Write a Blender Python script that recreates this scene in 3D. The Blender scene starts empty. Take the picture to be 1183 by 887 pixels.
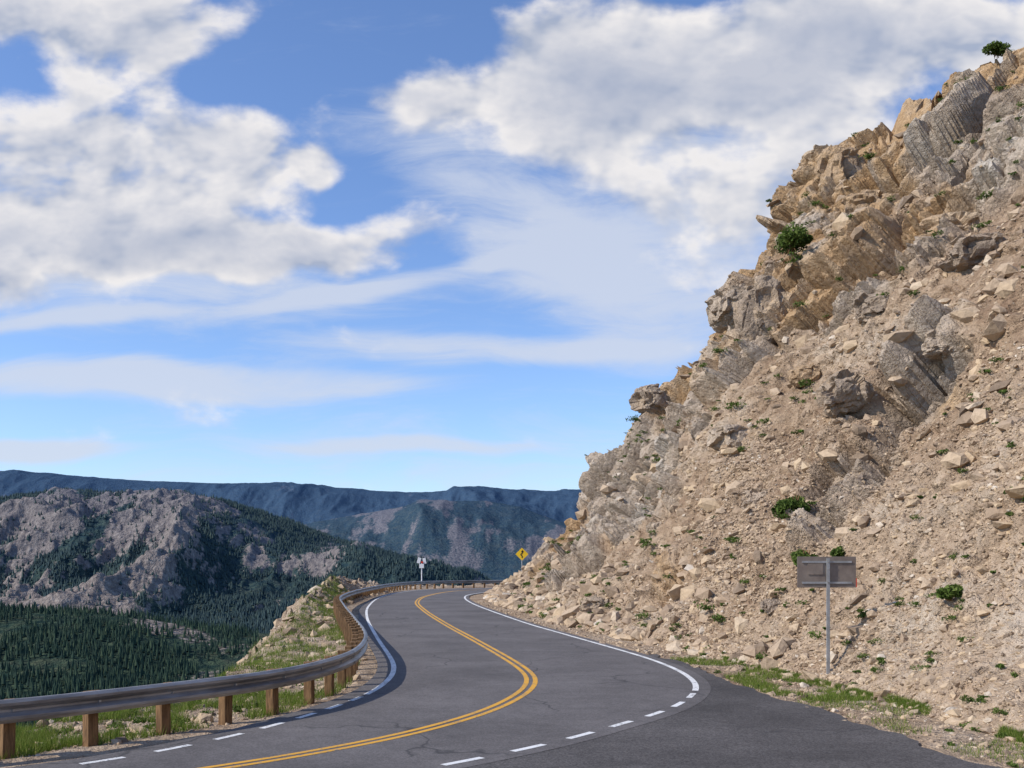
import bpy, bmesh, math, numpy as np
from mathutils import Vector, Matrix
from mathutils.geometry import tessellate_polygon
rng = np.random.default_rng(7)
scene = bpy.context.scene
scene.view_settings.view_transform = 'Standard'
scene.view_settings.look = 'None'
scene.view_settings.exposure = 0

# ------------------------------------------------------------ numpy noise
def hsh(ix, iy, iz, seed=0):
    with np.errstate(over='ignore'):
        h = (ix.astype(np.int64)*73856093) ^ (iy.astype(np.int64)*19349663) ^ (iz.astype(np.int64)*83492791) ^ (seed*2654435761 + 97)
        h = (h & 0xffffffff).astype(np.uint64)
        h = ((h ^ (h >> np.uint64(15))) * np.uint64(2246822519)) & np.uint64(0xffffffff)
        h = ((h ^ (h >> np.uint64(13))) * np.uint64(3266489917)) & np.uint64(0xffffffff)
        h = h ^ (h >> np.uint64(16))
    return h.astype(np.float64)/4294967296.0
def vnoise(p, seed=0):
    i = np.floor(p).astype(np.int64); f = p-i; f = f*f*(3-2*f)
    r = 0
    for dx in (0, 1):
        wx = f[:, 0] if dx else 1-f[:, 0]
        for dy in (0, 1):
            wy = f[:, 1] if dy else 1-f[:, 1]
            for dz in (0, 1):
                wz = f[:, 2] if dz else 1-f[:, 2]
                r = r+wx*wy*wz*hsh(i[:, 0]+dx, i[:, 1]+dy, i[:, 2]+dz, seed)
    return r
def fbm(p, o=4, seed=0, rough=.5, ridged=False):
    a = 1.; s = 0; t = 0; q = p.copy()
    for k in range(o):
        n = vnoise(q, seed+k)
        if ridged: n = 1-np.abs(2*n-1)
        s = s+a*n; t += a; a *= rough; q = q*2.03+17.3
    return s/t
def voro(p, seed=0):
    i = np.floor(p).astype(np.int64)
    F1 = np.full(len(p), 9.); F2 = np.full(len(p), 9.)
    C = np.zeros_like(p)
    for dx in (-1, 0, 1):
        for dy in (-1, 0, 1):
            for dz in (-1, 0, 1):
                cx, cy, cz = i[:, 0]+dx, i[:, 1]+dy, i[:, 2]+dz
                c = np.stack([cx+hsh(cx, cy, cz, seed+1), cy+hsh(cx, cy, cz, seed+2), cz+hsh(cx, cy, cz, seed+3)], 1)
                d = ((c-p)**2).sum(1)
                m = d < F1
                F2 = np.where(m, F1, np.minimum(F2, d)); F1 = np.where(m, d, F1)
                C[m] = c[m]
    ic = np.floor(C).astype(np.int64)
    R = hsh(ic[:, 0], ic[:, 1], ic[:, 2], seed+5)
    T = np.stack([hsh(ic[:, 0], ic[:, 1], ic[:, 2], seed+6+k)-.5 for k in range(3)], 1)
    tilt = ((p-C)*T).sum(1)
    return np.sqrt(F1), np.sqrt(F2), R, tilt
def sst(a, b, x):
    t = np.clip((x-a)/(b-a), 0, 1); return t*t*(3-2*t)

# ------------------------------------------------------------ mesh helpers
def link(o, parent=None):
    scene.collection.objects.link(o)
    if parent is not None: o.parent = parent
    return o
def empty(name, loc=(0, 0, 0)):
    e = bpy.data.objects.new(name, None); e.location = loc; e.empty_display_size = .3
    return link(e)
def npmesh(name, V, F, mat=None, smooth=False, attrs=None, parent=None):
    V = np.asarray(V, dtype=np.float32); F = np.asarray(F, dtype=np.int32)
    k = F.shape[1]
    me = bpy.data.meshes.new(name)
    me.vertices.add(len(V)); me.vertices.foreach_set('co', V.ravel())
    me.loops.add(F.size); me.loops.foreach_set('vertex_index', F.ravel())
    me.polygons.add(len(F)); me.polygons.foreach_set('loop_start', np.arange(0, F.size, k, dtype=np.int32))
    try: me.polygons.foreach_set('loop_total', np.full(len(F), k, dtype=np.int32))
    except Exception: pass
    me.update(calc_edges=True); me.validate()
    me.polygons.foreach_set('use_smooth', np.full(len(me.polygons), smooth))
    if attrs:
        for n, a in attrs.items():
            at = me.attributes.new(n, 'FLOAT', 'POINT'); at.data.foreach_set('value', np.asarray(a, dtype=np.float32).ravel())
    if mat: me.materials.append(mat)
    return link(bpy.data.objects.new(name, me), parent)
def gridfaces(n, m):
    a = np.arange(n*m).reshape(n, m)
    return np.stack([a[:-1, :-1].ravel(), a[1:, :-1].ravel(), a[1:, 1:].ravel(), a[:-1, 1:].ravel()], 1)
def pymesh(name, V, F, mat=None, parent=None, smooth=False):
    me = bpy.data.meshes.new(name); me.from_pydata([tuple(map(float, v)) for v in V], [], [tuple(map(int, f)) for f in F]); me.update()
    if mat: me.materials.append(mat)
    for p in me.polygons: p.use_smooth = smooth
    return link(bpy.data.objects.new(name, me), parent)
def box(V, F, c, s, R=None):
    b = len(V)
    for x in (-1, 1):
        for y in (-1, 1):
            for z in (-1, 1):
                p = Vector((x*s[0]/2, y*s[1]/2, z*s[2]/2))
                if R: p = R @ p
                V.append(tuple(p+Vector(c)))
    for f in ((0, 1, 3, 2), (4, 6, 7, 5), (0, 4, 5, 1), (2, 3, 7, 6), (0, 2, 6, 4), (1, 5, 7, 3)): F.append([b+i for i in f])
def bevel(o, w=.01, seg=2):
    m = o.modifiers.new('bev', 'BEVEL'); m.width = w; m.segments = seg; m.limit_method = 'ANGLE'
def cr(P, t):
    P = np.asarray(P, float); n = len(P); t = np.clip(np.asarray(t, float), 0, n-1)
    i = np.minimum(np.floor(t).astype(int), n-2); f = (t-i)[:, None]
    p0 = np.where((i > 0)[:, None], P[np.maximum(i-1, 0)], 2*P[0]-P[1])
    p1 = P[i]; p2 = P[i+1]
    p3 = np.where((i+2 < n)[:, None], P[np.minimum(i+2, n-1)], 2*P[-1]-P[-2])
    return .5*((2*p1)+(-p0+p2)*f+(2*p0-5*p1+4*p2-p3)*f*f+(-p0+3*p1-3*p2+p3)*f**3)
def spline(P, step=.25):
    P = np.asarray(P, float); c = cr(P, np.linspace(0, len(P)-1, len(P)*60))
    d = np.r_[0, np.cumsum(np.linalg.norm(np.diff(c, axis=0), axis=1))]
    s = np.arange(0, d[-1], step); c = np.stack([np.interp(s, d, c[:, k]) for k in range(c.shape[1])], 1)
    for _ in range(12):
        c[1:-1] = .5*c[1:-1]+.25*(c[:-2]+c[2:])
    return c
def normals2(c):
    t = np.gradient(c[:, :2], axis=0); t /= np.linalg.norm(t, axis=1)[:, None]
    return np.stack([-t[:, 1], t[:, 0]], 1), t
def off(c, d):
    n, _ = normals2(c); return c[:, :2]+n*d

# ------------------------------------------------------------ node helpers
def N(nt, typ, props=None, ins=None):
    n = nt.nodes.new(typ)
    for k, v in (props or {}).items(): setattr(n, k, v)
    for k, v in (ins or {}).items():
        s = n.inputs[k]
        if isinstance(v, bpy.types.NodeSocket): nt.links.new(v, s)
        else: s.default_value = v
    return n
def M(nt, op, a, b=None, c=None, clamp=False):
    ins = {0: a}
    if b is not None: ins[1] = b
    if c is not None: ins[2] = c
    return N(nt, 'ShaderNodeMath', {'operation': op, 'use_clamp': clamp}, ins).outputs[0]
def MIX(nt, f, a, b, mode='MIX'):
    def col(x): return x if isinstance(x, bpy.types.NodeSocket) else (x[0], x[1], x[2], 1)
    return N(nt, 'ShaderNodeMix', {'data_type': 'RGBA', 'blend_type': mode}, {0: f, 6: col(a), 7: col(b)}).outputs[2]
def MR(nt, v, a, b, c=0., d=1., smooth=False):
    return N(nt, 'ShaderNodeMapRange', {'interpolation_type': 'SMOOTHSTEP' if smooth else 'LINEAR'}, {0: v, 1: a, 2: b, 3: c, 4: d}).outputs[0]
def NOISE(nt, vec, scale, detail=4, rough=.5, dist=0.):
    return N(nt, 'ShaderNodeTexNoise', {}, {'Vector': vec, 'Scale': scale, 'Detail': detail, 'Roughness': rough, 'Distortion': dist}).outputs[0]
def VOR(nt, vec, scale, feature='F1', out=0):
    return N(nt, 'ShaderNodeTexVoronoi', {'feature': feature}, {'Vector': vec, 'Scale': scale}).outputs[out]
def RAMP(nt, f, stops):
    r = N(nt, 'ShaderNodeValToRGB', {}, {0: f}); e = r.color_ramp.elements
    while len(e) < len(stops): e.new(.5)
    for i, (p, c) in enumerate(stops): e[i].position = p; e[i].color = (*c, 1)
    return r.outputs[0]
def newmat(name, rough=.9, spec=.2):
    m = bpy.data.materials.new(name); m.use_nodes = True; nt = m.node_tree
    b = nt.nodes['Principled BSDF']; b.inputs['Roughness'].default_value = rough
    b.inputs['Specular IOR Level'].default_value = spec
    pos = N(nt, 'ShaderNodeNewGeometry').outputs['Position']
    return m, nt, b, pos
def setc(nt, b, c): nt.links.new(c, b.inputs['Base Color'])
def bump(nt, b, h, strength, dist):
    n = N(nt, 'ShaderNodeBump', {}, {'Strength': strength, 'Distance': dist, 'Height': h}); nt.links.new(n.outputs[0], b.inputs['Normal'])
def attr(nt, name): return N(nt, 'ShaderNodeAttribute', {'attribute_name': name}).outputs['Fac']

# ------------------------------------------------------------ materials
def mat_rock():
    m, nt, b, p = newmat('rock_slope_mat', .95, .1)
    cl = attr(nt, 'cliff'); blk = attr(nt, 'blk'); och = attr(nt, 'och')
    n1 = NOISE(nt, p, .16, 3, .6); n2 = NOISE(nt, p, 1.1, 5, .68); n3 = NOISE(nt, p, 6., 4, .72)
    k = M(nt, 'ADD', M(nt, 'MULTIPLY', n1, .4), M(nt, 'ADD', M(nt, 'MULTIPLY', n2, .42), M(nt, 'MULTIPLY', blk, .24)))
    pale = RAMP(nt, k, [(.36, (.20, .155, .12)), (.45, (.37, .295, .225)), (.53, (.455, .37, .285)), (.62, (.52, .44, .35)), (.72, (.56, .51, .44))])
    ochre = RAMP(nt, k, [(.36, (.20, .125, .07)), (.46, (.41, .265, .14)), (.56, (.50, .34, .19)), (.7, (.53, .42, .30))])
    of = MR(nt, M(nt, 'ADD', och, M(nt, 'MULTIPLY', M(nt, 'SUBTRACT', n2, .5), 1.4)), .2, .9)
    cliffc = MIX(nt, of, pale, ochre)
    ks = M(nt, 'ADD', M(nt, 'MULTIPLY', n1, .6), M(nt, 'MULTIPLY', n2, .4))
    scree = RAMP(nt, ks, [(.38, (.28, .19, .125)), (.46, (.40, .29, .195)), (.54, (.47, .36, .255)), (.64, (.53, .44, .34))])
    c = MIX(nt, cl, scree, cliffc)
    vn = N(nt, 'ShaderNodeTexVoronoi', {}, {'Vector': p, 'Scale': 4.5})
    sp = N(nt, 'ShaderNodeSeparateColor', {}, {0: vn.outputs[1]}).outputs[0]
    c = MIX(nt, 1., c, MIX(nt, sp, (.78, .76, .74), (1.08, 1.07, 1.06)), 'MULTIPLY')
    c = MIX(nt, MR(nt, n3, .32, .46, .45, 0.), c, (.16, .115, .08))
    setc(nt, b, c)
    h = M(nt, 'ADD', M(nt, 'MULTIPLY', vn.outputs[0], -.3), M(nt, 'ADD', M(nt, 'MULTIPLY', n3, 1.2), M(nt, 'MULTIPLY', n2, 1.8)))
    bump(nt, b, h, .85, .2)
    return m
def mat_stones():
    m, nt, b, p = newmat('loose_stone_mat', .95, .1)
    r = attr(nt, 'rnd'); n = NOISE(nt, p, 9., 2, .6); n1 = NOISE(nt, p, .3, 3, .6)
    c = RAMP(nt, M(nt, 'ADD', r, M(nt, 'MULTIPLY', M(nt, 'SUBTRACT', n1, .5), .8)), [(0., (.20, .15, .11)), (.25, (.35, .26, .185)), (.55, (.455, .35, .25)), (.8, (.51, .385, .255)), (1., (.57, .50, .42))])
    c = MIX(nt, 1., c, MIX(nt, n, (.65, .64, .62), (1.25, 1.24, 1.2)), 'MULTIPLY')
    setc(nt, b, c); bump(nt, b, n, .6, .06)
    return m
def mat_asphalt(name, base, contrast, agg):
    m, nt, b, p = newmat(name, .88, .25)
    n1 = NOISE(nt, p, .35, 4, .6); n2 = NOISE(nt, p, 3., 4, .65); n3 = NOISE(nt, p, 60., 2, .6); v = VOR(nt, p, 45., 'F1', 1)
    sp = N(nt, 'ShaderNodeSeparateColor', {}, {0: v}).outputs[0]
    lo = [x*(1-contrast) for x in base]; hi = [x*(1+contrast) for x in base]
    c = MIX(nt, MR(nt, n1, .32, .68), lo, hi)
    c = MIX(nt, 1., c, MIX(nt, n2, (.72, .72, .72), (1.25, 1.25, 1.25)), 'MULTIPLY')
    c = MIX(nt, 1., c, MIX(nt, sp, (1-agg,)*3, (1+agg,)*3), 'MULTIPLY')
    wp = N(nt, 'ShaderNodeVectorMath', {'operation': 'ADD'}, {0: p, 1: N(nt, 'ShaderNodeVectorMath', {'operation': 'SCALE'}, {0: N(nt, 'ShaderNodeTexNoise', {}, {'Vector': p, 'Scale': 1.2}).outputs[1], 'Scale': .9}).outputs[0]}).outputs[0]
    e = VOR(nt, wp, .28, 'DISTANCE_TO_EDGE')
    crack = M(nt, 'MULTIPLY', MR(nt, e, .0, .012, 1., 0.), MR(nt, NOISE(nt, p, .25, 1), .45, .55))
    c = MIX(nt, M(nt, 'MULTIPLY', crack, .7), c, (.03, .03, .032))
    setc(nt, b, c); bump(nt, b, M(nt, 'ADD', n3, M(nt, 'MULTIPLY', n2, .5)), .4, .012)
    return m
def mat_paint(name, col):
    m, nt, b, p = newmat(name, .7, .3)
    n = NOISE(nt, p, 14., 5, .75); n2 = NOISE(nt, p, 1.5, 3)
    w = MR(nt, M(nt, 'ADD', n, M(nt, 'MULTIPLY', n2, .35)), .55, .62)
    c = MIX(nt, w, (.2, .195, .19), col)
    c = MIX(nt, 1., c, MIX(nt, n2, (.8, .8, .8), (1.05, 1.05, 1.05)), 'MULTIPLY')
    setc(nt, b, c); return m
def mat_simple(name, c1, c2, scale=4., rough=.8, metal=0., spec=.3, stretch=None, bs=.3):
    m, nt, b, p = newmat(name, rough, spec)
    if stretch: p = N(nt, 'ShaderNodeMapping', {}, {0: p, 3: stretch}).outputs[0]
    n = NOISE(nt, p, scale, 5, .65)
    setc(nt, b, MIX(nt, MR(nt, n, .35, .65), c1, c2)); b.inputs['Metallic'].default_value = metal
    bump(nt, b, n, bs, .01); return m
def mat_foliage(name, c1, c2, c3, tr=.25):
    m, nt, b, p = newmat(name, .8, .15)
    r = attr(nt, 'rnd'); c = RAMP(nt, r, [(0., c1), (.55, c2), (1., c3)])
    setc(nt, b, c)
    if tr > 0:
        out = nt.nodes['Material Output']; t = N(nt, 'ShaderNodeBsdfTranslucent', {}, {0: c})
        mx = N(nt, 'ShaderNodeMixShader', {}, {0: tr, 1: b.outputs[0], 2: t.outputs[0]}); nt.links.new(mx.outputs[0], out.inputs[0])
    return m
ROCK = mat_rock(); STONE = mat_stones()
ASPH = mat_asphalt('road_asphalt_mat', (.128, .118, .115), .2, .25)
ASPH2 = mat_asphalt('pullout_asphalt_mat', (.088, .081, .078), .28, .42)
WHITE = mat_paint('white_road_paint', (.78, .78, .76)); YEL = mat_paint('yellow_road_paint', (.72, .37, .035))
WOOD = mat_simple('timber_post_mat', (.10, .055, .025), (.26, .15, .07), 6., .9, stretch=(4, 4, .6))
STEEL = mat_simple('guardrail_steel_mat', (.19, .18, .17), (.42, .41, .40), 1.5, .45, .5, .5, stretch=(.6, .6, 5))
GALV = mat_simple('galvanised_mat', (.32, .32, .31), (.45, .45, .45), 5., .45, .6)
SIGNBACK = mat_simple('sign_back_mat', (.18, .14, .115), (.27, .22, .18), 3., .55, .3)
YSIGN = mat_simple('yellow_sign_mat', (.8, .5, .02), (.85, .55, .03), 2., .4)
BLACK = mat_simple('black_mat', (.015, .015, .015), (.03, .03, .03), 2.)
WSIGN = mat_simple('white_sign_mat', (.7, .7, .7), (.8, .8, .8), 2., .4)
RED = mat_simple('red_sign_mat', (.5, .04, .02), (.6, .06, .03), 2., .4)
LEAF = mat_foliage('shrub_leaf_mat', (.035, .055, .012), (.10, .155, .03), (.19, .24, .065))
GRASS = mat_foliage('grass_mat', (.07, .12, .015), (.16, .23, .035), (.34, .31, .11), .3)
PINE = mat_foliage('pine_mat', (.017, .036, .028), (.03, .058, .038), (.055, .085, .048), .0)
PINEF = mat_foliage('distant_pine_mat', (.03, .055, .064), (.043, .074, .076), (.06, .09, .08), 0.)  # far trees: blue-grey of aerial haze painted into the foliage colours

# ------------------------------------------------------------ road curves (far -> near), metres
YC = [(30, 109.5), (10, 106.5), (0, 101.8), (-5.2, 96), (-6.9, 82), (-6.57, 69), (-4.98, 56.5), (-2.9, 43.7), (-1.25, 34.5), (-.04, 27.5), (.4, 24.2), (.42, 22.2), (.15, 20.3), (-.49, 18.05), (-1.54, 15.9), (-2.64, 14.4), (-3.89, 13.1), (-6.2, 11.2), (-10, 8.9), (-18, 6)]
RC = [(30, 105), (12, 102.5), (3, 98.4), (-1.35, 93.5), (-3.4, 86), (-3.68, 77.6), (-2.45, 64.7), (.34, 46.3), (1.93, 37.9), (3.05, 32.3), (3.86, 28), (4.18, 24.8), (4.12, 22.4), (3.8, 20.7), (3.2, 19), (2.52, 17.7), (1.84, 16.7), (.97, 15.4), (-.02, 14.2), (-1.1, 13.1), (-3.2, 11.1), (-7, 8), (-16, 4)]
LC = [(30, 113.2), (10, 110.3), (0, 107.3), (-6, 104), (-9, 99), (-10.3, 90), (-10.3, 77.6), (-8.94, 62.1), (-7.18, 49.3), (-4.97, 36.5), (-3.4, 28), (-2.95, 24.8), (-2.85, 22.7), (-2.92, 20.9), (-3.1, 19.65), (-3.48, 18.05), (-3.75, 17.2), (-4.1, 16.1), (-4.56, 15.1), (-5.03, 14.3), (-5.7, 13.4), (-7.2, 12.2), (-11, 10.4), (-18, 8.6)]
RAIL = [(30, 116), (10, 113), (0, 110.2), (-6.8, 107), (-10, 101.5), (-11.2, 92), (-11.3, 84), (-11, 70.5), (-9.9, 57.5), (-7.9, 46.5), (-5.6, 35.2), (-4.05, 27.3), (-3.5, 22.3), (-3.7, 19.5), (-4.2, 17.7), (-5.0, 16.4), (-6.2, 14.8), (-7.1, 13.75), (-9.3, 12.3), (-14, 10.9), (-20, 10)]
yc, rc, lc, rail = [spline(c) for c in (YC, RC, LC, RAIL)]
def arcs(c): return np.r_[0, np.cumsum(np.linalg.norm(np.diff(c, axis=0), axis=1))]
def resamp(c, n):
    d = arcs(c); s = np.linspace(0, d[-1], n); return np.stack([np.interp(s, d, c[:, k]) for k in (0, 1)], 1)
rl_, rr_ = resamp(off(lc, -.42), 420), resamp(off(rc, .32), 420)
aa = np.linspace(0, 1, 7)[None, :, None]
RD = rl_[:, None]*(1-aa)+rr_[:, None]*aa; RD = np.concatenate([RD, np.zeros(RD.shape[:2]+(1,))], 2)
npmesh('road', RD.reshape(-1, 3), gridfaces(420, 7), ASPH)
m0 = rc[:, 1] < 29.0
edge = spline([(4.15, 29.5), (4.55, 27), (4.85, 24.8), (5.0, 22.2), (5.34, 19.9), (5.75, 18), (6.1, 15.7), (6.35, 13.2), (6.8, 9), (7.4, 0), (8, -20), (9, -60)], .15)
ej = edge.copy(); ej[:, 0] += (fbm(np.c_[ej*1.3, np.zeros(len(ej))], 3, 3)-.5)*.6
poly = [Vector((p[0], p[1], 0)) for p in list(rc[m0][::2])+[(-20, 3), (-22, -60)]+list(ej[::-1])]
tris = tessellate_polygon([poly]); tris = [t if (poly[t[1]]-poly[t[0]]).cross(poly[t[2]]-poly[t[0]]).z > 0 else t[::-1] for t in tris]
pymesh('pullout_pavement', [(p.x, p.y, -.004) for p in poly], tris, ASPH2)

def ribbon(V, F, c, w, o=0.):
    a = off(c, o-w/2); b2 = off(c, o+w/2); k = len(V)
    for p, q in zip(a, b2): V.append((p[0], p[1], .004)); V.append((q[0], q[1], .004))
    for i in range(len(c)-1): F.append((k+2*i, k+2*i+1, k+2*i+3, k+2*i+2))
def seg(c, s0, s1):
    d = arcs(c); s = np.linspace(s0, s1, max(3, int((s1-s0)/.2))); return np.stack([np.interp(s, d, c[:, k]) for k in (0, 1)], 1)
V, F = [], []; ribbon(V, F, yc, .11, -.1); ribbon(V, F, yc, .11, .1); pymesh('yellow_centre_line', V, F, YEL)
V, F = [], []
for c, ysw, dl, gp in ((rc, 21.2, .72, .62), (lc, 20.6, .62, .5)):
    d = arcs(c); i = np.argmax((c[:, 1] < ysw) & (c[:, 1] > 5)); ribbon(V, F, c[:i+1], .13)
    s = d[i]+gp*.7
    while s < d[i]+26 and s+dl < d[-1]: ribbon(V, F, seg(c, s, s+dl), .12); s += dl+gp
pymesh('white_edge_line', V, F, WHITE)

# ------------------------------------------------------------ guardrail
gr = empty('guardrail')
prof = [(0, .80), (.03, .797), (.085, .755), (.085, .715), (.012, .655), (.012, .625), (.085, .565), (.085, .525), (.03, .468), (0, .465)]
prof = prof+[(x-.007, z) for x, z in prof[::-1]]
def sweep(c, dx=0.):
    n, _ = normals2(c); k = len(prof); V = []
    for p, q in zip(c[:, :2], n):
        for x, z in prof: V.append((p[0]+q[0]*(x+dx), p[1]+q[1]*(x+dx), z))
    F = [(i*k+j, (i+1)*k+j, (i+1)*k+(j+1) % k, i*k+(j+1) % k) for i in range(len(c)-1) for j in range(k)]
    return V, F
pymesh('w_beam', *sweep(rail), STEEL, gr)
V, F = [], []; d = arcs(rail)
for s in np.arange(1.2, d[-1]-1, 3.75):
    v, f = sweep(seg(rail, s, s+.32), .006); b0 = len(V); V += v; F += [tuple(b0+i for i in q) for q in f]
pymesh('beam_splices', V, F, STEEL, gr)
V, F, V2, F2, V3, F3 = [], [], [], [], [], []
nrm, tg = normals2(rail)
for s in np.arange(1.35, d[-1], 1.25):
    i = int(np.argmin(np.abs(d-s)))
    p = rail[i]; q = nrm[i]; ang = math.atan2(q[1], q[0]); R = Matrix.Rotation(ang, 3, 'Z') @ Matrix.Rotation(rng.normal(0, .012), 3, 'X')
    hz = .76+rng.normal(0, .01)
    box(V, F, (p[0]-q[0]*.24, p[1]-q[1]*.24, (hz-.8)/2), (.17, .17, hz+.8), R)
    box(V2, F2, (p[0]-q[0]*.082, p[1]-q[1]*.082, .63), (.14, .15, .32), R)
    box(V3, F3, (p[0]+q[0]*.02, p[1]+q[1]*.02, .64), (.03, .035, .035), R)
bevel(pymesh('posts', V, F, WOOD, gr), .015); bevel(pymesh('block_outs', V2, F2, WOOD, gr), .012); pymesh('bolts', V3, F3, GALV, gr)

# ------------------------------------------------------------ rock slope  (index -1 is the far side of the nose)
BASE = [(5, 98), (.2, 93.5), (-1.4, 87), (-1.9, 80), (-1.7, 74), (-1.1, 68), (-.2, 61), (1, 53), (2, 46), (3.5, 38), (4.9, 32), (5.9, 28), (6.9, 22.2), (7.4, 18), (7.9, 13), (9, 5), (11, -20), (14, -60)]
RIDGE = [(5.5, 97, 1.2), (1.6, 94.5, .6), (1.5, 92, 1.6), (4.6, 90, 4.6), (6.1, 89, 6.4), (8.6, 87, 9.4), (12.1, 82, 13.9), (14, 78, 16.1), (16, 74, 19.7), (17.6, 70, 23.8), (19.6, 66, 28.8), (22, 62, 29.8), (24.6, 58, 30.4), (27.8, 54, 31.), (31.7, 48, 31.5), (40, 35, 31), (50, 0, 32), (60, -60, 34)]
BASE = np.c_[np.array(BASE, float), np.full(len(BASE), -.03)]; RIDGE = np.array(RIDGE, float)
tt = np.r_[np.linspace(-1, 0, 20)[:-1], np.linspace(0, 13.4, 720), np.linspace(13.4, 16, 40)[1:]]
w = np.linspace(0, 1, 620); vv = w**1.35
b_ = cr(BASE, tt+1); r_ = cr(RIDGE, tt+1)
inn = b_+np.array([-3.2, -.3, -.03]); inn[:, 2] = -.06
bk1 = r_+np.array([5, 6, -1.0]); bk2 = r_+np.array([16, 16, -7.]); bk3 = r_+np.array([60, 30, -10.])
bk1[:, 2] = np.minimum(bk1[:, 2], r_[:, 2]*.9); bk2[:, 2] = r_[:, 2]*.65-1
lowt = np.clip((2.5-tt)/2.5, 0, 1)[:, None]
bk1 = bk1*(1-lowt)+(r_+np.array([4, .5, 1.]))*lowt; bk2 = bk2*(1-lowt)+(r_+np.array([20, 0, 2.]))*lowt
cols = []; VV = []
for a in np.linspace(0, 1, 9)[:-1]: cols.append(inn*(1-a)+b_*a); VV.append(a-1)
for v in vv:
    q = b_*(1-v)+r_*v
    q[:, 2] += -.9*np.sin(np.pi*np.clip(v*1.6, 0, 1))*np.minimum(1, r_[:, 2]/12)
    cols.append(q); VV.append(v)
for a in np.linspace(0, 1, 20)[1:]: cols.append(r_*(1-a)+bk1*a); VV.append(1+a)
for a in np.linspace(0, 1, 8)[1:]: cols.append(bk1*(1-a)+bk2*a); VV.append(2+a)
cols.append(bk3); VV.append(4.)
G = np.stack(cols, 1); VV = np.array(VV); nt_, nv_ = G.shape[:2]
du = np.gradient(G, axis=0); dv = np.gradient(G, axis=1); nn = np.cross(du, dv); nn /= np.linalg.norm(nn, axis=2)[..., None]+1e-9
nn[nn[..., 2] < 0] *= -1
P = G.reshape(-1, 3); NN = nn.reshape(-1, 3)
vf = np.broadcast_to(VV[None], (nt_, nv_)).ravel(); tf = np.broadcast_to(tt[:, None], (nt_, nv_)).ravel()
nose = sst(1., 5.5, tf)
env = sst(0., .10, vf)*(.06+.94*nose); back = 1-sst(2, 4, vf)
big = fbm(P/9., 3, 11)-.5
patch = fbm(P/6.+5, 4, 31, .58)-.5; patch2 = fbm(P/3.2+9, 3, 35, .55)-.5
cliff = sst(.31, .47, np.clip(vf, 0, 1)+patch*1.6+patch2*.8+.12*sst(8, 5, tf)-.05*sst(9, 12, tf))*sst(.03, .14, vf)
wp = P+2.6*np.stack([fbm(P/4., 3, s)-.5 for s in (41, 44, 47)], 1)+.5*np.stack([fbm(P/.8, 2, s)-.5 for s in (141, 144, 147)], 1)
ca, sa = math.cos(.6), math.sin(.6)
Q = np.stack([wp[:, 0]*ca+wp[:, 2]*sa, wp[:, 1], -wp[:, 0]*sa+wp[:, 2]*ca], 1)
f1, f2, R1, T1 = voro(Q/np.array([4.6, 3.8, 2.4]), 51)
g1, g2, R2, T2 = voro(Q/np.array([1.9, 1.6, .9]), 61)
h1, h2, R3, T3 = voro(Q/np.array([.95, .75, .4]), 71)
disp = env*back*(big*3.0 + cliff*(-.05+(R1-.5)*2.3+T1*2.0-1.0*sst(.10, 0., f2-f1)) + (.16+.84*cliff)*((R2-.5)*1.0+T2*.9-.35*sst(.09, 0, g2-g1)))
disp += env*back*(fbm(P/2.6, 3, 83, .5, True)-.6)*1.1*(1-cliff)
disp += sst(0., .02, vf)*back*(.3+.7*nose)*((.45+.55*cliff)*((R3-.5)*.28+T3*.26))
disp += sst(0, .02, vf)*(fbm(P/1.6, 4, 81, .6)-.5)*.45*back*(.3+.7*nose)
disp += sst(0, .02, vf)*(fbm(P/.3, 2, 87, .6)-.5)*.10*sst(9.5, 11, tf)*sst(.4, .25, vf)
disp = np.where(vf < 1.0, np.maximum(disp, -np.maximum(P[:, 2]+.0, 0)*.45), disp)
P2 = P+NN*disp[:, None]
blk = .45*R2+.3*R1+.25*R3
och = np.clip(.12+1.0*sst(.49, .68, fbm(P/6., 3, 401, .6)+.14*sst(.6, .85, vf)*sst(6.5, 8, tf)), 0, 1)
npmesh('rock_slope', P2, gridfaces(nt_, nv_)[:, ::-1], ROCK, False, {'cliff': cliff, 'blk': blk, 'och': och})
GP = P2.reshape(nt_, nv_, 3); CG = cliff.reshape(nt_, nv_); DG = disp.reshape(nt_, nv_)
v0 = 8
def bil(A, i, j):
    i0 = np.clip(np.floor(i).astype(int), 0, A.shape[0]-2); j0 = np.clip(np.floor(j).astype(int), 0, A.shape[1]-2)
    a = (i-i0)[:, None]; b = (j-j0)[:, None]
    return A[i0, j0]*(1-a)*(1-b)+A[i0+1, j0]*a*(1-b)+A[i0, j0+1]*(1-a)*b+A[i0+1, j0+1]*a*b
def surf(t, v):
    i = np.interp(t, tt, np.arange(nt_)); j = v0+np.interp(v, vv, np.arange(len(vv)))
    return bil(GP, np.atleast_1d(i), np.atleast_1d(j))
def perch(t, v, r):
    """most protruding point of the slope near (t, v): plants root on ledges, not in clefts"""
    i = int(np.interp(t, tt, np.arange(nt_))); j = int(v0+np.interp(v, vv, np.arange(len(vv))))
    a0, b0 = max(i-r, 0), max(j-r, v0); blk_ = DG[a0:i+r+1, b0:j+r+1]
    k = np.unravel_index(np.argmax(blk_), blk_.shape); return GP[a0+k[0], b0+k[1]]
npmesh('gravel_shoulder', [(-6, 86, -.09), (1.5, 84, -.09), (40, 88, -.09), (40, 118, -.09), (-6, 108, -.09)], [(0, 1, 2, 3, 4)], STONE, False, {'rnd': [.5]*5})

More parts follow.
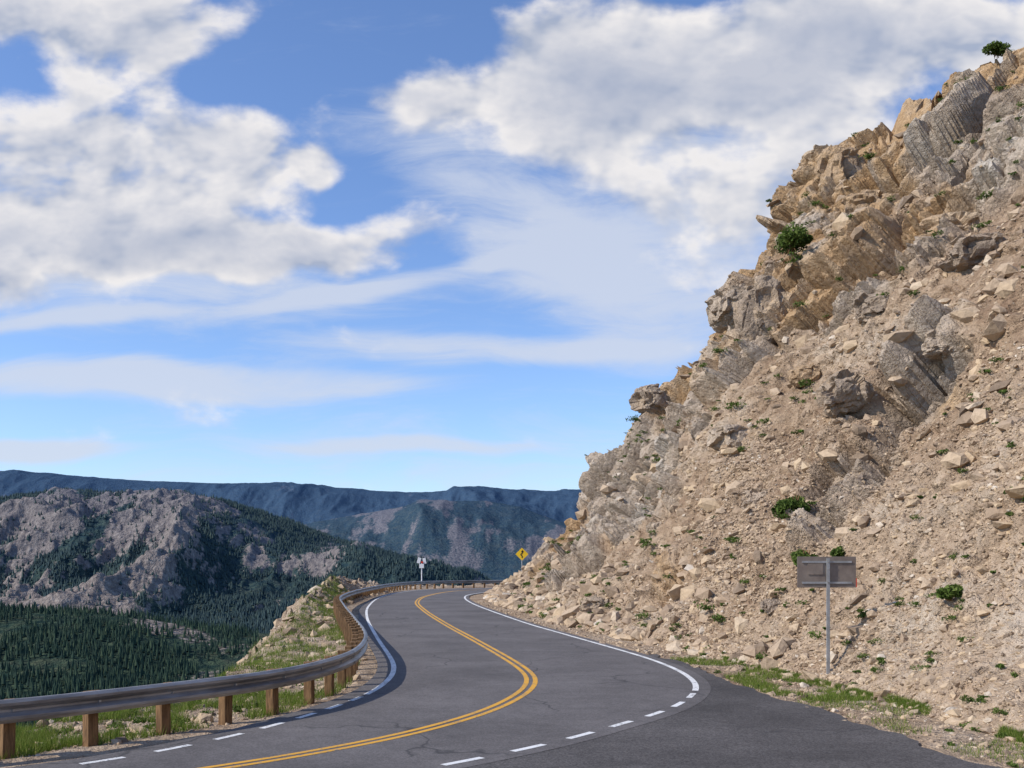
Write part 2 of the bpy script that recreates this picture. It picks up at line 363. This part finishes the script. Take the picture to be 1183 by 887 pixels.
# ------------------------------------------------------------ left shoulder / embankment
BRK = np.array([(30, 121, 0), (10, 118, 0), (-2, 116, 0), (-10, 112, 0), (-13, 105, .2), (-14, 95, .8), (-14, 85, 1.3), (-13.2, 74, 1.5), (-12, 60, .8), (-10.5, 48, .1), (-9.1, 37, -.4), (-8, 29, -.4), (-7.5, 25, -.35), (-7.6, 22.5, -.3), (-7.9, 20.5, -.3), (-8.2, 19, -.3), (-8.7, 17.5, -.3), (-9.5, 16.3, -.35), (-11.5, 15, -.4), (-15, 14, -.4), (-20, 13, -.4)], float)
DIR = np.array([(0, 1), (0, 1), (-.4, .9), (-.6, .8), (-.8, .6), (-.88, .47), (-.9, .43)]+[(-.93, .37)]*6+[(-.95, .3)]*8, float)
RL = np.c_[np.array(RAIL), np.full(len(RAIL), -.04)]
te = np.linspace(0, len(RAIL)-1, 520)
e_r = cr(RL, te); e_b = cr(BRK, te); e_d = cr(DIR, te)
nr, _ = normals2(e_r); e_in = e_r.copy(); e_in[:, :2] += nr*1.3; e_in[:, 2] = -.05
rows = []; EV = []
for a in np.linspace(0, 1, 10)[:-1]: rows.append(e_in*(1-a)+e_r*a); EV.append(a-1)
for a in np.linspace(0, 1, 46)[:-1]: q = e_r*(1-a)+e_b*a; rows.append(q); EV.append(a)
stops = [(0, 0), (1.5, -1.1), (4, -3.8), (9, -9), (30, -28), (120, -90), (220, -150)]; cnt = [14, 22, 26, 40, 20, 8]
for k in range(6):
    for a in np.linspace(0, 1, cnt[k]+1)[:-1]:
        dd = stops[k][0]*(1-a)+stops[k+1][0]*a; zz = stops[k][1]*(1-a)+stops[k+1][1]*a
        q = e_b.copy(); q[:, :2] += e_d*dd; q[:, 2] += zz; rows.append(q); EV.append(1+dd/10.)
E = np.stack(rows, 1); EV = np.array(EV); ef = np.broadcast_to(EV[None], E.shape[:2]).ravel()
EP = E.reshape(-1, 3)
amp = sst(.15, 1.1, ef)
e1, e2, ER, ET = voro(EP/np.array([1.1, 1.1, .8]), 91)
EP2 = EP.copy()
rk = sst(26, 36, EP[:, 1])
EP2[:, 2] += amp*((fbm(EP/3., 4, 95, .6)-.5)*(.5+.5*rk) + ((ER-.5)*.5+ET*.4)*(.15+.85*rk)) + sst(2, 5, ef)*(fbm(EP/8, 3, 99)-.5)*3 + sst(.05, .3, ef)*(fbm(EP/.7, 3, 97)-.5)*.12
npmesh('embankment', EP2, gridfaces(*E.shape[:2]), ROCK, False, {'cliff': .25*np.ones(len(EP)), 'blk': ER, 'och': .2*np.ones(len(EP))})
EG = EP2.reshape(E.shape)

# ------------------------------------------------------------ loose rocks
bm = bmesh.new(); bmesh.ops.create_icosphere(bm, subdivisions=1, radius=1.)
icoV = np.array([v.co[:] for v in bm.verts]); icoF = np.array([[v.index for v in f.verts] for f in bm.faces]); bm.free()
def rocks(name, pos, size, mat, flat=.7):
    n = len(pos); q = rng.normal(size=(n, 4)); q /= np.linalg.norm(q, axis=1)[:, None]
    a, b, c, d = q.T
    Rm = np.stack([np.stack([a*a+b*b-c*c-d*d, 2*(b*c-a*d), 2*(b*d+a*c)], 1), np.stack([2*(b*c+a*d), a*a-b*b+c*c-d*d, 2*(c*d-a*b)], 1), np.stack([2*(b*d-a*c), 2*(c*d+a*b), a*a-b*b-c*c+d*d], 1)], 1)
    v = icoV[None]*rng.uniform(.6, 1.3, (n, len(icoV), 1))*rng.uniform(.4, 1.25, (n, 1, 3))
    v = np.einsum('nij,nkj->nki', Rm, v); v[..., 2] *= flat
    v = v*size[:, None, None]+pos[:, None]
    f = icoF[None]+np.arange(n)[:, None, None]*len(icoV)
    r = np.repeat(np.clip(rng.beta(1.6, 1.6, n), 0, 1), len(icoV))
    return npmesh(name, v.reshape(-1, 3), f.reshape(-1, 3), mat, False, {'rnd': r})
n = 66000
ti = rng.uniform(60, 725, n); vi = v0+rng.uniform(0, 1, n)**1.1*605
near_n = 26000
ti = np.r_[ti, rng.uniform(500, 735, near_n)]; vi = np.r_[vi, v0+rng.uniform(0, 1, near_n)*260]; isn = np.r_[np.zeros(n, bool), np.ones(near_n, bool)]
clm = CG[ti.astype(int), vi.astype(int)]
keep = rng.uniform(size=len(ti)) > clm*.88; ti, vi, isn = ti[keep], vi[keep], isn[keep]; n = len(ti)
pos = bil(GP, ti, vi); dist = np.linalg.norm(pos, axis=1)
size = np.clip(.026*(1-rng.uniform(size=n))**-.55, .024, .36)*np.clip(dist/28, .75, 1.5)*(.35+1.2*fbm(pos/3., 2, 44))
size = np.where(isn, np.clip(size, 0, .09), size)
rocks('scree_rocks', pos, size, STONE)
n = 11000
ti = rng.uniform(200, 725, n); vi = v0-2.6+rng.normal(0, 2.6, n); vi = np.clip(vi, 2.0, 40)
pos = bil(GP, ti, vi)
def rightlim(p):
    ex = np.interp(-p[:, 1], -edge[:, 1], edge[:, 0]); m = rc[:, 1] > 22
    rx = np.interp(-p[:, 1], -rc[m][:, 1], rc[m][:, 0])+.35
    return np.where(p[:, 1] < 29, ex, rx)
pos = pos[pos[:, 0] > rightlim(pos)+rng.normal(.05, .14, n)]
rocks('verge_gravel', pos, np.clip(.016*(1-rng.uniform(size=len(pos)))**-.5, .012, .13), STONE)
n = 12000
pos = bil(EG, rng.uniform(120, 515, n), rng.uniform(9, 100, n))
rocks('embankment_rocks', pos, np.clip(.026*(1-rng.uniform(size=n))**-.55, .025, .28)*np.clip(np.linalg.norm(pos, axis=1)/32, .6, 1.5), STONE)

def boulder(p, s, seed, rz=0., oc=.2):
    bm = bmesh.new(); bmesh.ops.create_icosphere(bm, subdivisions=5, radius=1.)
    v = np.array([q.co[:] for q in bm.verts]); f = np.array([[q.index for q in g.verts] for g in bm.faces]); bm.free()
    a, b, R, T = voro(v*1.1+seed*3.7, seed); c, d2, R2_, T2_ = voro(v*2.6+seed, seed+9)
    r = 1+(R-.5)*.35+T*.5+(R2_-.5)*.12+T2_*.2+(fbm(v*5+seed, 3, seed)-.5)*.12
    v = np.sign(v)*np.abs(v)**.75*r[:, None]*np.array(s)
    cz, sz = math.cos(rz), math.sin(rz); v = v@np.array([[cz, sz, 0], [-sz, cz, 0], [0, 0, 1]])
    npmesh('boulder', v+p, f, ROCK, False, {'cliff': np.ones(len(v)), 'blk': np.full(len(v), .3+.4*((seed*.37) % 1)), 'och': np.full(len(v), oc)})
for k, (t, v, s) in enumerate([(9.25, .50, (1.1, 1., 1.5)), (9.0, .53, (1.2, 1., 1.0)), (5.5, .985, (.7, .8, 1.3)), (8.5, .62, (1.5, 1.3, 1.0)), (8.2, .58, (1.3, 1., .7)), (11.35, .56, (1.4, 1.2, 1.)), (10.8, .29, (.8, .7, .6)), (7.6, .05, (.6, .5, .38)), (10.2, .72, (1.5, 1.2, 1.2)), (7.3, .9, (1., 1., 1.)), (6.2, .8, (1.2, 1., .9)), (9.6, .9, (1.4, 1.2, 1.5)), (11.9, .45, (.9, .8, .6)), (10.0, .38, (.8, .7, .5)), (11.3, .22, (.45, .4, .3)), (9.1, .3, (.8, .7, .5)), (8.0, .22, (.6, .6, .45)), (10.4, .06, (.35, .3, .22)), (9.7, .2, (.6, .5, .35)), (10.9, .42, (.7, .6, .5)), (11.7, .33, (.6, .5, .4))]):
    boulder(surf(t, v)[0]+[0, 0, -s[2]*.1], s, 100+k*7, k*1.3, .7 if k in (8, 11, 5, 13) else .25)

# ------------------------------------------------------------ vegetation
def clump(pos, rad, nleaf, ls, flat=.7):
    nl = max(3, int(5+rad*5)); lob = rng.normal(size=(nl, 3)); lob /= np.linalg.norm(lob, axis=1)[:, None]; lob *= rad*.6*rng.uniform(.3, 1.15, (nl, 1))
    lob[:, 2] = np.abs(lob[:, 2])*flat
    idx = rng.integers(0, nl, nleaf); dr = rng.normal(size=(nleaf, 3)); dr /= np.linalg.norm(dr, axis=1)[:, None]
    c = lob[idx]+dr*(rad*rng.uniform(.2, .55, nl)[idx]*rng.uniform(.4, 1, nleaf)**.5)[:, None]*[1, 1, flat]
    a = rng.normal(size=(nleaf, 3)); a /= np.linalg.norm(a, axis=1)[:, None]; b = np.cross(a, rng.normal(size=(nleaf, 3))); b /= np.linalg.norm(b, axis=1)[:, None]
    sz = ls*rng.uniform(.6, 1.4, (nleaf, 1)); tri = np.stack([c-a*sz, c+a*sz, c+b*sz*.9], 1)+pos
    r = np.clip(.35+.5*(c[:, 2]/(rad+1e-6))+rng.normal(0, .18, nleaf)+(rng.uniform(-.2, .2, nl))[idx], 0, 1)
    return tri.reshape(-1, 3), np.repeat(r, 3)
def triobj(name, parts, mat, parent=None):
    V = np.concatenate([p[0] for p in parts]); r = np.concatenate([p[1] for p in parts])
    return npmesh(name, V, np.arange(len(V)).reshape(-1, 3), mat, False, {'rnd': r}, parent)
for t, v, rad, pr in [(9.72, .56, 1.25, 14), (9.9, .60, .9, 12), (10.45, .155, .75, 6), (10.7, .09, .5, 4), (11.05, .1, .25, 3), (11.9, .985, .7, 8), (12.0, .08, .3, 3)]:
    e = empty('shrub'); p = perch(t, v, pr)+np.array([-.15, -.25, .35])*rad
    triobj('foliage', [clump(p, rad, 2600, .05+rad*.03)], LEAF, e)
    V, F = [], []
    for k in range(7):
        a = rng.uniform(0, 6.28); R = Matrix.Rotation(a, 3, 'Z') @ Matrix.Rotation(rng.uniform(.2, .8), 3, 'X'); dv3 = R @ Vector((0, 0, rad*.1))
        box(V, F, Vector(p)+dv3, (.03, .03, rad*1.1), R)
    pymesh('stems', V, F, WOOD, e)
parts = []
for k in range(760):
    t = rng.uniform(4, 13.2); v = rng.uniform(0.0, 1)**1.3*.97
    if fbm(np.array([[t*1.3, v*9, 0.]]), 2, 7)[0] < .42: continue
    p = perch(t, v, 3); dd = np.linalg.norm(p)
    rad = rng.uniform(.07, .18)*np.clip(dd/20, .7, 2.2)*(1 if rng.uniform() < .87 else 1.7); parts.append(clump(p+np.array([-.1, -.2, .1])*rad, rad, int(40+rad*170), .02+rad*.07, rng.uniform(.3, .6)))
for k in range(44):
    t = rng.uniform(11.2, 12.9); v = rng.uniform(.01, .18); p = surf(t, v)[0]
    rad = rng.uniform(.08, .26); parts.append(clump(p+[0, 0, .04], rad, 180, .022, .5))
for k in range(110):
    i, j = rng.uniform(200, 480), rng.uniform(14, 62); p = bil(EG, np.array([i]), np.array([j]))[0]; rad = rng.uniform(.1, .3)
    parts.append(clump(p, rad, 120, .03, .5))
for k in range(46):
    t = rng.uniform(10.0, 11.5) if k < 32 else rng.uniform(12.2, 13.3); j = rng.uniform(3.5, 12); i = np.interp(t, tt, np.arange(nt_)); p = bil(GP, np.array([i]), np.array([j]))
    if p[0, 0] > rightlim(p)[0]+.15:
        rad = rng.uniform(.07, .2); parts.append(clump(p[0], rad, 200, .02, .45))
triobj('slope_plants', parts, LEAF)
def blades(pos, h, wd):
    n = len(pos); a = rng.uniform(0, 6.283, n); dx = np.stack([np.cos(a), np.sin(a), 0*a], 1)*wd
    lean = np.c_[rng.normal(0, .35, (n, 2)), np.ones(n)]*h[:, None]
    V = np.stack([pos-dx, pos+dx, pos+lean], 1).reshape(-1, 3)
    return V, np.repeat(np.clip(rng.beta(2, 2.2, n)+.0, 0, 1), 3)
def grass_from(A, ilo, ihi, jlo, jhi, n, seed, th, h0, filt=None):
    i = rng.uniform(ilo, ihi, n); j = rng.uniform(jlo, jhi, n); p = bil(A, i, j)
    m = fbm(p/.9, 3, seed) > th-.06*rng.uniform(size=n)
    if filt is not None: m &= filt(p)
    p = p[m]; return blades(p-[0, 0, .02], h0*rng.uniform(.4, 1.3, len(p)), .007)
i0 = 520*10.5/20
parts = [grass_from(EG, i0, 519, 10.5, 62, 70000, 5, .46, .2, lambda p: p[:, 1] < 36), grass_from(EG, 180, i0, 12, 60, 30000, 6, .50, .24)]
triobj('verge_grass', parts, GRASS)
ia, ib, ic = [np.interp(x, tt, np.arange(nt_)) for x in (9.9, 11.6, 13.4)]
rf = lambda p: p[:, 0] > rightlim(p)+.15
parts = [grass_from(GP, ia, ib, 2, 13, 45000, 15, .50, .12, rf), grass_from(GP, ib, ic, 2, 20, 30000, 16, .54, .10, rf)]
triobj('roadside_grass', parts, GRASS)

# ------------------------------------------------------------ valley and distant mountains
uu = np.r_[np.linspace(-1.3, -.62, 40)[:-1], np.linspace(-.62, .12, 620), np.linspace(.12, .9, 40)[1:]]
px = 591.5+uu*1150
def prof_z(pts, Y): a = np.array(pts, float); return 2.7+(650-np.interp(px, a[:, 0], a[:, 1]))/1150*Y
cA = prof_z([(-400, 700), (0, 706), (60, 708), (150, 713), (250, 727), (330, 733), (420, 748), (700, 800)], 1000)
cB = prof_z([(-700, 600), (-200, 570), (0, 577), (60, 567), (140, 572), (200, 570), (250, 580), (300, 594), (380, 622), (440, 640), (480, 653), (540, 668), (620, 684), (900, 700)], 2300)
cC2 = prof_z([(-700, 600), (0, 600), (300, 600), (350, 606), (400, 596), (450, 588), (500, 581), (560, 577), (600, 584), (640, 600), (680, 612), (900, 620)], 4000)
cC = prof_z([(-700, 540), (0, 545), (100, 551), (180, 555), (260, 559), (330, 560), (430, 567), (500, 569), (560, 563), (600, 569), (680, 566), (760, 572), (1500, 560)], 6000)
K = [(30, -70+0*px), (150, -120+0*px), (420, -140+0*px), (600, -108+0*px), (1000, cA), (1330, -105+0*px), (2300, cB), (2950, cB*.4-90), (3250, cB*.3-60), (4000, cC2), (4700, cC2-130), (6000, cC), (7500, cC-80), (9500, cC-60)]
Yr = np.r_[np.geomspace(30, 560, 40)[:-1], np.linspace(560, 1060, 110)[:-1], np.linspace(1060, 2400, 200)[:-1], np.linspace(2400, 6300, 150)[:-1], np.linspace(6300, 9500, 12)]
KY = np.array([k[0] for k in K], float); KZ = np.stack([k[1] for k in K], 1)
ki = np.clip(np.searchsorted(KY, Yr, 'right')-1, 0, len(KY)-2); kf = (Yr-KY[ki])/(KY[ki+1]-KY[ki]); ks = .5*kf+.5*kf*kf*(3-2*kf)
Z = KZ[:, ki]*(1-ks)+KZ[:, ki+1]*ks
X = uu[:, None]*Yr[None]; YY = np.broadcast_to(Yr[None], X.shape)
T = np.stack([X, YY, Z], 2).reshape(-1, 3); TY = T[:, 1]
envm = np.broadcast_to(np.sin(np.pi*kf)[None], X.shape).ravel()
W = T*[1, 1, 0]
wx = W+120*np.stack([fbm(W/300., 3, 201)-.5, fbm(W/300., 3, 202)-.5, 0*TY], 1)
rdg = fbm(wx*[1, .55, 0]/230., 6, 210, .55, True); rdg2 = fbm(W*[1, .5, 0]/700., 5, 220, .5, True)
fine = fbm(W/40., 4, 230, .6)
near = sst(500, 700, TY); isA = near*(1-sst(1000, 1100, TY)); isB = sst(1250, 1500, TY)*(1-sst(2500, 2900, TY)); isC = sst(2900, 3500, TY)
ub = T[:, 0]/TY
crag = isB*sst(-.24, -.36, ub)
dz = isA*((rdg-.6)*14+(fine-.5)*6)*(.3+envm) + isB*((rdg-.6)*170*(.10+envm*.9)+(fine-.5)*28*(.3+crag)) + isC*((rdg2-.6)*260*(.07+envm*.9)+(rdg-.6)*60*(.06+envm)+(fine-.5)*6)
T[:, 2] += dz
TG = T.reshape(*X.shape, 3)
gx = np.gradient(TG, axis=0); gy = np.gradient(TG, axis=1); tn = np.cross(gx, gy); tn /= np.linalg.norm(tn, axis=2)[..., None]+1e-9
slope = 1-np.abs(tn[..., 2]).ravel()
rn = fbm(W/160., 5, 240, .6); streak = fbm(wx*[1, .22, 0]/70., 4, 260, .6)
rock = isB*np.clip(sst(.50, .62, .55*rn+.45*streak+.6*crag*(rdg-.48)+crag*.04+slope*.2-.055-.05*sst(1950, 2300, TY)), 0, 1) + isA*sst(.5, .68, rn+sst(800, 620, TY)*.14)*.7 + isC*sst(.50, .64, .5*rn+.5*streak+slope*.25+.04*sst(4800, 4000, TY)-.12*sst(4800, 5400, TY))*.7
rock = np.clip(rock, 0, 1)
m, nt, b, p = newmat('mountain_mat', 1., 0.)
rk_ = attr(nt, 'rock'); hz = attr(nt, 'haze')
nf = NOISE(nt, p, .03, 5, .65); ng = NOISE(nt, p, .12, 4, .7); vt = VOR(nt, p, .09)
forest = MIX(nt, MR(nt, vt, .2, .75), (.06, .085, .05), (.018, .036, .028))
forest = MIX(nt, MR(nt, nf, .5, .7), forest, (.09, .10, .06))
rc_ = RAMP(nt, ng, [(.3, (.13, .11, .095)), (.5, (.25, .205, .17)), (.68, (.38, .33, .28))])
rmask = MR(nt, M(nt, 'ADD', rk_, M(nt, 'MULTIPLY', M(nt, 'SUBTRACT', ng, .5), 1.1)), .35, .65)
c = MIX(nt, rmask, forest, rc_)
c = MIX(nt, hz, c, (.05, .095, .175))  # aerial haze painted into the base colour, bluer with distance
setc(nt, b, c); bump(nt, b, M(nt, 'ADD', nf, M(nt, 'MULTIPLY', ng, .5)), .8, 12.)
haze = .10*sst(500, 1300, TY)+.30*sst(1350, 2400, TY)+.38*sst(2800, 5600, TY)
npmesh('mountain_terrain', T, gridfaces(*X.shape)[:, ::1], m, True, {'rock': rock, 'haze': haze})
RG = rock.reshape(X.shape)
m2, nt, b, p = newmat('ground_mat', 1., 0.)
setc(nt, b, MIX(nt, NOISE(nt, p, .004, 5), (.02, .04, .03), (.07, .08, .05)))
pymesh('ground', [(-40000, -40000, -330), (40000, -40000, -330), (40000, 40000, -330), (-40000, 40000, -330)], [(0, 1, 2, 3)], m2)

def forest_obj(name, jlo, jhi, ilo, ihi, n, h0, w0, tiers, sides, bias, mat):
    i = rng.uniform(ilo, ihi, n); j = rng.uniform(jlo, jhi, n); pp = bil(TG, i, j)
    r = RG[i.astype(int), j.astype(int)]
    k = (rng.uniform(size=n) > np.clip(r*1.15, 0, .93)) & (fbm(pp/60., 3, 301)+rng.normal(0, .06, n) > bias); pp = pp[k]; n = len(pp)
    h = h0*rng.uniform(.5, 1.3, n); vs = []; fs = []; cnt_ = 0; rr = rng.uniform(0, 1, n); rs = []
    for q in range(tiers):
        a = np.arange(sides)*2*np.pi/sides+q*.5; zb = h*(.08+.42*q/max(1, tiers)); zt = h*(1 if q == tiers-1 else .75)
        wr = w0*h*(1-.42*q)
        ring = np.stack([np.cos(a)[None]*wr[:, None]*rng.uniform(.75, 1.2, (n, sides)), np.sin(a)[None]*wr[:, None]*rng.uniform(.75, 1.2, (n, sides)), np.broadcast_to(zb[:, None], (n, sides))], 2)+pp[:, None]
        tip = pp[:, None]+np.stack([0*h, 0*h, zt], 1)[:, None]
        vs.append(np.concatenate([ring, tip], 1).reshape(-1, 3))
        base = cnt_+np.arange(n)[:, None, None]*(sides+1)
        f = np.stack([np.arange(sides), (np.arange(sides)+1) % sides, np.full(sides, sides)], 1)[None]
        fs.append((base+f).reshape(-1, 3)); cnt_ += n*(sides+1); rs.append(np.repeat(rr, sides+1))
    npmesh(name, np.concatenate(vs), np.concatenate(fs), mat, False, {'rnd': np.concatenate(rs)})
jy = lambda y: np.interp(y, Yr, np.arange(len(Yr)))
iu = lambda u: np.interp(u, uu, np.arange(len(uu)))
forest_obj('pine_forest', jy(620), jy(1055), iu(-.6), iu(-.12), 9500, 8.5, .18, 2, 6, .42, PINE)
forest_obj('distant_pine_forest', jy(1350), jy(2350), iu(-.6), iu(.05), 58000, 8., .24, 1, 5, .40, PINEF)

# ------------------------------------------------------------ signs
def cyl(V, F, c, r, h, n=10):
    b = len(V)
    for z in (0, h):
        for k in range(n): V.append((c[0]+r*math.cos(k*6.2832/n), c[1]+r*math.sin(k*6.2832/n), c[2]+z))
    for k in range(n): F.append((b+k, b+(k+1) % n, b+n+(k+1) % n, b+n+k))
    F.append([b+n+k for k in range(n)])
sg = empty('traffic_sign')
sx, sy = 7.12, 22.4
V, F = [], []
box(V, F, (sx, sy, 1.3), (.055, .012, 3.0)); box(V, F, (sx-.03, sy+.02, 1.3), (.01, .045, 3.0)); box(V, F, (sx+.03, sy+.02, 1.3), (.01, .045, 3.0))
pymesh('channel_post', V, F, GALV, sg)
V, F = [], []; box(V, F, (sx-.02, sy+.07, 2.49), (1.33, .012, .70)); bevel(pymesh('panel', V, F, SIGNBACK, sg), .004)
V, F = [], []
for z in (2.72, 2.25): box(V, F, (sx-.02, sy+.05, z), (1.12, .02, .045))
pymesh('back_struts', V, F, GALV, sg)
V, F = [], []; box(V, F, (sx-.28, sy+.052, 2.56), (.34, .014, .25)); pymesh('backing_plate', V, F, SIGNBACK, sg)
V, F = [], []; box(V, F, (sx+.652, sy+.07, 2.25), (.02, .02, .2)); pymesh('red_edge', V, F, RED, sg)
V, F = [], []
for z in (2.72, 2.56, 2.25): box(V, F, (sx, sy-.01, z), (.03, .02, .03))
pymesh('bolts', V, F, STEEL, sg)
ys = empty('warning_sign'); bx, by, bz = .92, 92.0, 3.5
V, F = [], []; cyl(V, F, (bx, by+.06, -.3), .045, 4.1); pymesh('post', V, F, GALV, ys)
r = .6; V = [(bx-r, by, bz), (bx, by, bz-r), (bx+r, by, bz), (bx, by, bz+r)]; V += [(x, y+.02, z) for x, y, z in V]
pymesh('panel', V, [(0, 1, 2, 3), (7, 6, 5, 4), (0, 4, 5, 1), (1, 5, 6, 2), (2, 6, 7, 3), (3, 7, 4, 0)], YSIGN, ys)
arrow = [(.02, -.36), (.02, -.18), (-.12, -.04), (.04, .1), (.04, .2)]; V, F = [], []
for k, (a, c_) in enumerate(zip(arrow[:-1], arrow[1:])):
    a, c_ = Vector((a[0], 0, a[1])), Vector((c_[0], 0, c_[1])); d3 = c_-a; pr = Vector((d3.z, 0, -d3.x)).normalized()*.05
    b0 = len(V)
    for q in (a-pr, a+pr, c_+pr, c_-pr): V.append((bx+q.x, by-.012-.001*k, bz+q.z))
    F.append((b0, b0+1, b0+2, b0+3))
b0 = len(V); V += [(bx-.1, by-.018, bz+.18), (bx+.18, by-.018, bz+.18), (bx+.04, by-.018, bz+.4)]; F.append((b0, b0+1, b0+2))
pymesh('arrow', V, F, BLACK, ys)
ms = empty('marker_sign'); mx_, my = -9.75, 107.5
V, F = [], []; cyl(V, F, (mx_, my, -.5), .06, 3.3); pymesh('post', V, F, WSIGN, ms)
V, F = [], []; box(V, F, (mx_-.28, my-.08, 2.95), (.36, .03, .62), Matrix.Rotation(.25, 3, 'Y')); box(V, F, (mx_+.3, my-.08, 2.9), (.34, .03, .6), Matrix.Rotation(-.2, 3, 'Y')); box(V, F, (mx_, my-.12, 2.35), (.5, .03, .45)); bevel(pymesh('panels', V, F, WSIGN, ms), .01)
V, F = [], []; box(V, F, (mx_+.05, my-.145, 2.75), (.24, .02, .22)); pymesh('red_patch', V, F, RED, ms)

# ------------------------------------------------------------ sun + sky with clouds
S = Vector((-.76, -.25, .60)).normalized()
sun = bpy.data.lights.new('sun', 'SUN'); sun.energy = 4.4; sun.angle = math.radians(.5); sun.color = (1., .93, .83)
so = bpy.data.objects.new('sun', sun); so.rotation_euler = S.to_track_quat('Z', 'Y').to_euler(); link(so)
wd = bpy.data.worlds.new('World'); scene.world = wd; wd.use_nodes = True; nt = wd.node_tree; nt.nodes.clear()
sky = N(nt, 'ShaderNodeTexSky', {'sky_type': 'NISHITA', 'sun_disc': False, 'sun_elevation': math.asin(S.z), 'sun_rotation': math.atan2(S.x, S.y) % (2*math.pi), 'air_density': 1., 'dust_density': .8, 'ozone_density': 2., 'altitude': 800}).outputs[0]
sky = MIX(nt, 1., sky, (.96, 1.08, 1.32), 'MULTIPLY')
gen = N(nt, 'ShaderNodeTexCoord').outputs['Generated']; sp = N(nt, 'ShaderNodeSeparateXYZ', {}, {0: gen})
yy = M(nt, 'MAXIMUM', sp.outputs[1], .08); u = M(nt, 'DIVIDE', sp.outputs[0], yy); v = M(nt, 'DIVIDE', sp.outputs[2], yy)
P0 = N(nt, 'ShaderNodeCombineXYZ', {}, {0: u, 1: v}).outputs[0]
wn = N(nt, 'ShaderNodeTexNoise', {}, {'Vector': P0, 'Scale': 6., 'Detail': 2.}).outputs[1]
wn = N(nt, 'ShaderNodeVectorMath', {'operation': 'SUBTRACT'}, {0: wn, 1: (.5, .5, .5)}).outputs[0]
def warp(a): return N(nt, 'ShaderNodeVectorMath', {'operation': 'ADD'}, {0: P0, 1: N(nt, 'ShaderNodeVectorMath', {'operation': 'SCALE'}, {0: wn, 'Scale': a}).outputs[0]}).outputs[0]
PW = warp(.12); PC = warp(.04)
def blob(src, x, y, rx, ry, rot, amp):
    mp = N(nt, 'ShaderNodeMapping', {'vector_type': 'TEXTURE'}, {0: src, 1: ((x-591.5)/1150, (650-y)/1150, 0), 2: (0, 0, math.radians(-rot)), 3: (rx/1150, ry/1150, 1000)}).outputs[0]
    ln = N(nt, 'ShaderNodeVectorMath', {'operation': 'LENGTH'}, {0: mp}).outputs[1]
    return MR(nt, ln, 1.3, .3, 0., amp, True)
def total(src, bl):
    r = None
    for q in bl:
        t = blob(src, *q); r = t if r is None else M(nt, 'ADD', r, t)
    return r
D = total(PW, [(110, 185, 270, 110, 0, .8), (320, 160, 110, 65, 0, .4), (290, 288, 230, 45, -3, .8), (50, 290, 240, 90, 0, .7), (60, 20, 260, 75, 0, .85), (385, 178, 40, 22, 0, .5),
               (590, 110, 170, 85, 5, .8), (760, 60, 280, 80, -5, .7), (840, 170, 250, 150, 0, .6), (1080, 40, 280, 100, 0, .85), (320, 60, 140, 45, 0, -.5)])
def cum(vec, det):
    s = N(nt, 'ShaderNodeMapping', {}, {0: vec, 3: (1., 1.5, 1.)}).outputs[0]
    return NOISE(nt, s, 7.5, det, .56, .12)
nA = cum(P0, 7); nA2 = cum(P0, 4); P1 = N(nt, 'ShaderNodeVectorMath', {'operation': 'ADD'}, {0: P0, 1: (-.010, .022, 0)}).outputs[0]; nB = cum(P1, 4)
x = M(nt, 'ADD', D, M(nt, 'MULTIPLY', M(nt, 'SUBTRACT', nA, .5), 2.4))
den = MR(nt, x, .20, .76, 0., .97, True)
lit = M(nt, 'ADD', .62, M(nt, 'MULTIPLY', M(nt, 'SUBTRACT', nA2, nB), 4.5), clamp=True)
thick = MR(nt, M(nt, 'ADD', x, M(nt, 'MULTIPLY', nA2, .8)), 1.1, 1.9)
cc = MIX(nt, lit, (.42, .48, .62), (.95, .92, .91))
cc = MIX(nt, M(nt, 'MULTIPLY', thick, .7), cc, (.45, .50, .63))
C = total(PC, [(170, 440, 360, 28, 2, .95), (520, 405, 260, 22, 0, .75), (90, 370, 150, 12, -3, .5), (600, 260, 260, 80, 38, .55), (420, 335, 220, 14, -12, .45), (470, 515, 170, 10, 0, .5), (30, 513, 120, 14, 0, .85), (830, 270, 280, 200, 0, .65), (180, 335, 340, 65, 0, .6), (600, 555, 1000, 90, 0, .36)])
sc = N(nt, 'ShaderNodeMapping', {}, {0: PC, 2: (0, 0, math.radians(4)), 3: (1., 5., 1.)}).outputs[0]
ns = NOISE(nt, sc, 4.5, 6, .65, .6)
cd = M(nt, 'MULTIPLY', MR(nt, M(nt, 'ADD', C, M(nt, 'MULTIPLY', M(nt, 'SUBTRACT', ns, .5), 1.5)), .08, .95, 0., 1., True), .8)
bg1 = N(nt, 'ShaderNodeBackground', {}, {0: sky, 1: .15})
bg2 = N(nt, 'ShaderNodeBackground', {}, {0: (.66, .71, .82, 1), 1: 1.})
bg3 = N(nt, 'ShaderNodeBackground', {}, {0: cc, 1: .95})
up = MR(nt, sp.outputs[2], -.01, .03); fw = MR(nt, sp.outputs[1], .05, .3)
uf = M(nt, 'MULTIPLY', up, fw)
cd = M(nt, 'MULTIPLY', cd, uf); den = M(nt, 'MULTIPLY', den, uf)
ma = N(nt, 'ShaderNodeMixShader', {}, {0: cd, 1: bg1.outputs[0], 2: bg2.outputs[0]}); mb = N(nt, 'ShaderNodeMixShader', {}, {0: den, 1: ma.outputs[0], 2: bg3.outputs[0]})
ow = nt.nodes.new('ShaderNodeOutputWorld'); nt.links.new(mb.outputs[0], ow.inputs[0])

# ------------------------------------------------------------ camera
cam = bpy.data.cameras.new('camera'); cam.lens = 35; cam.sensor_width = 36; cam.shift_y = .1746; cam.clip_end = 100000; cam.clip_start = .1
co = bpy.data.objects.new('camera', cam); co.location = (0, 0, 2.7); co.rotation_euler = (math.radians(90), 0, 0); link(co)
scene.camera = co
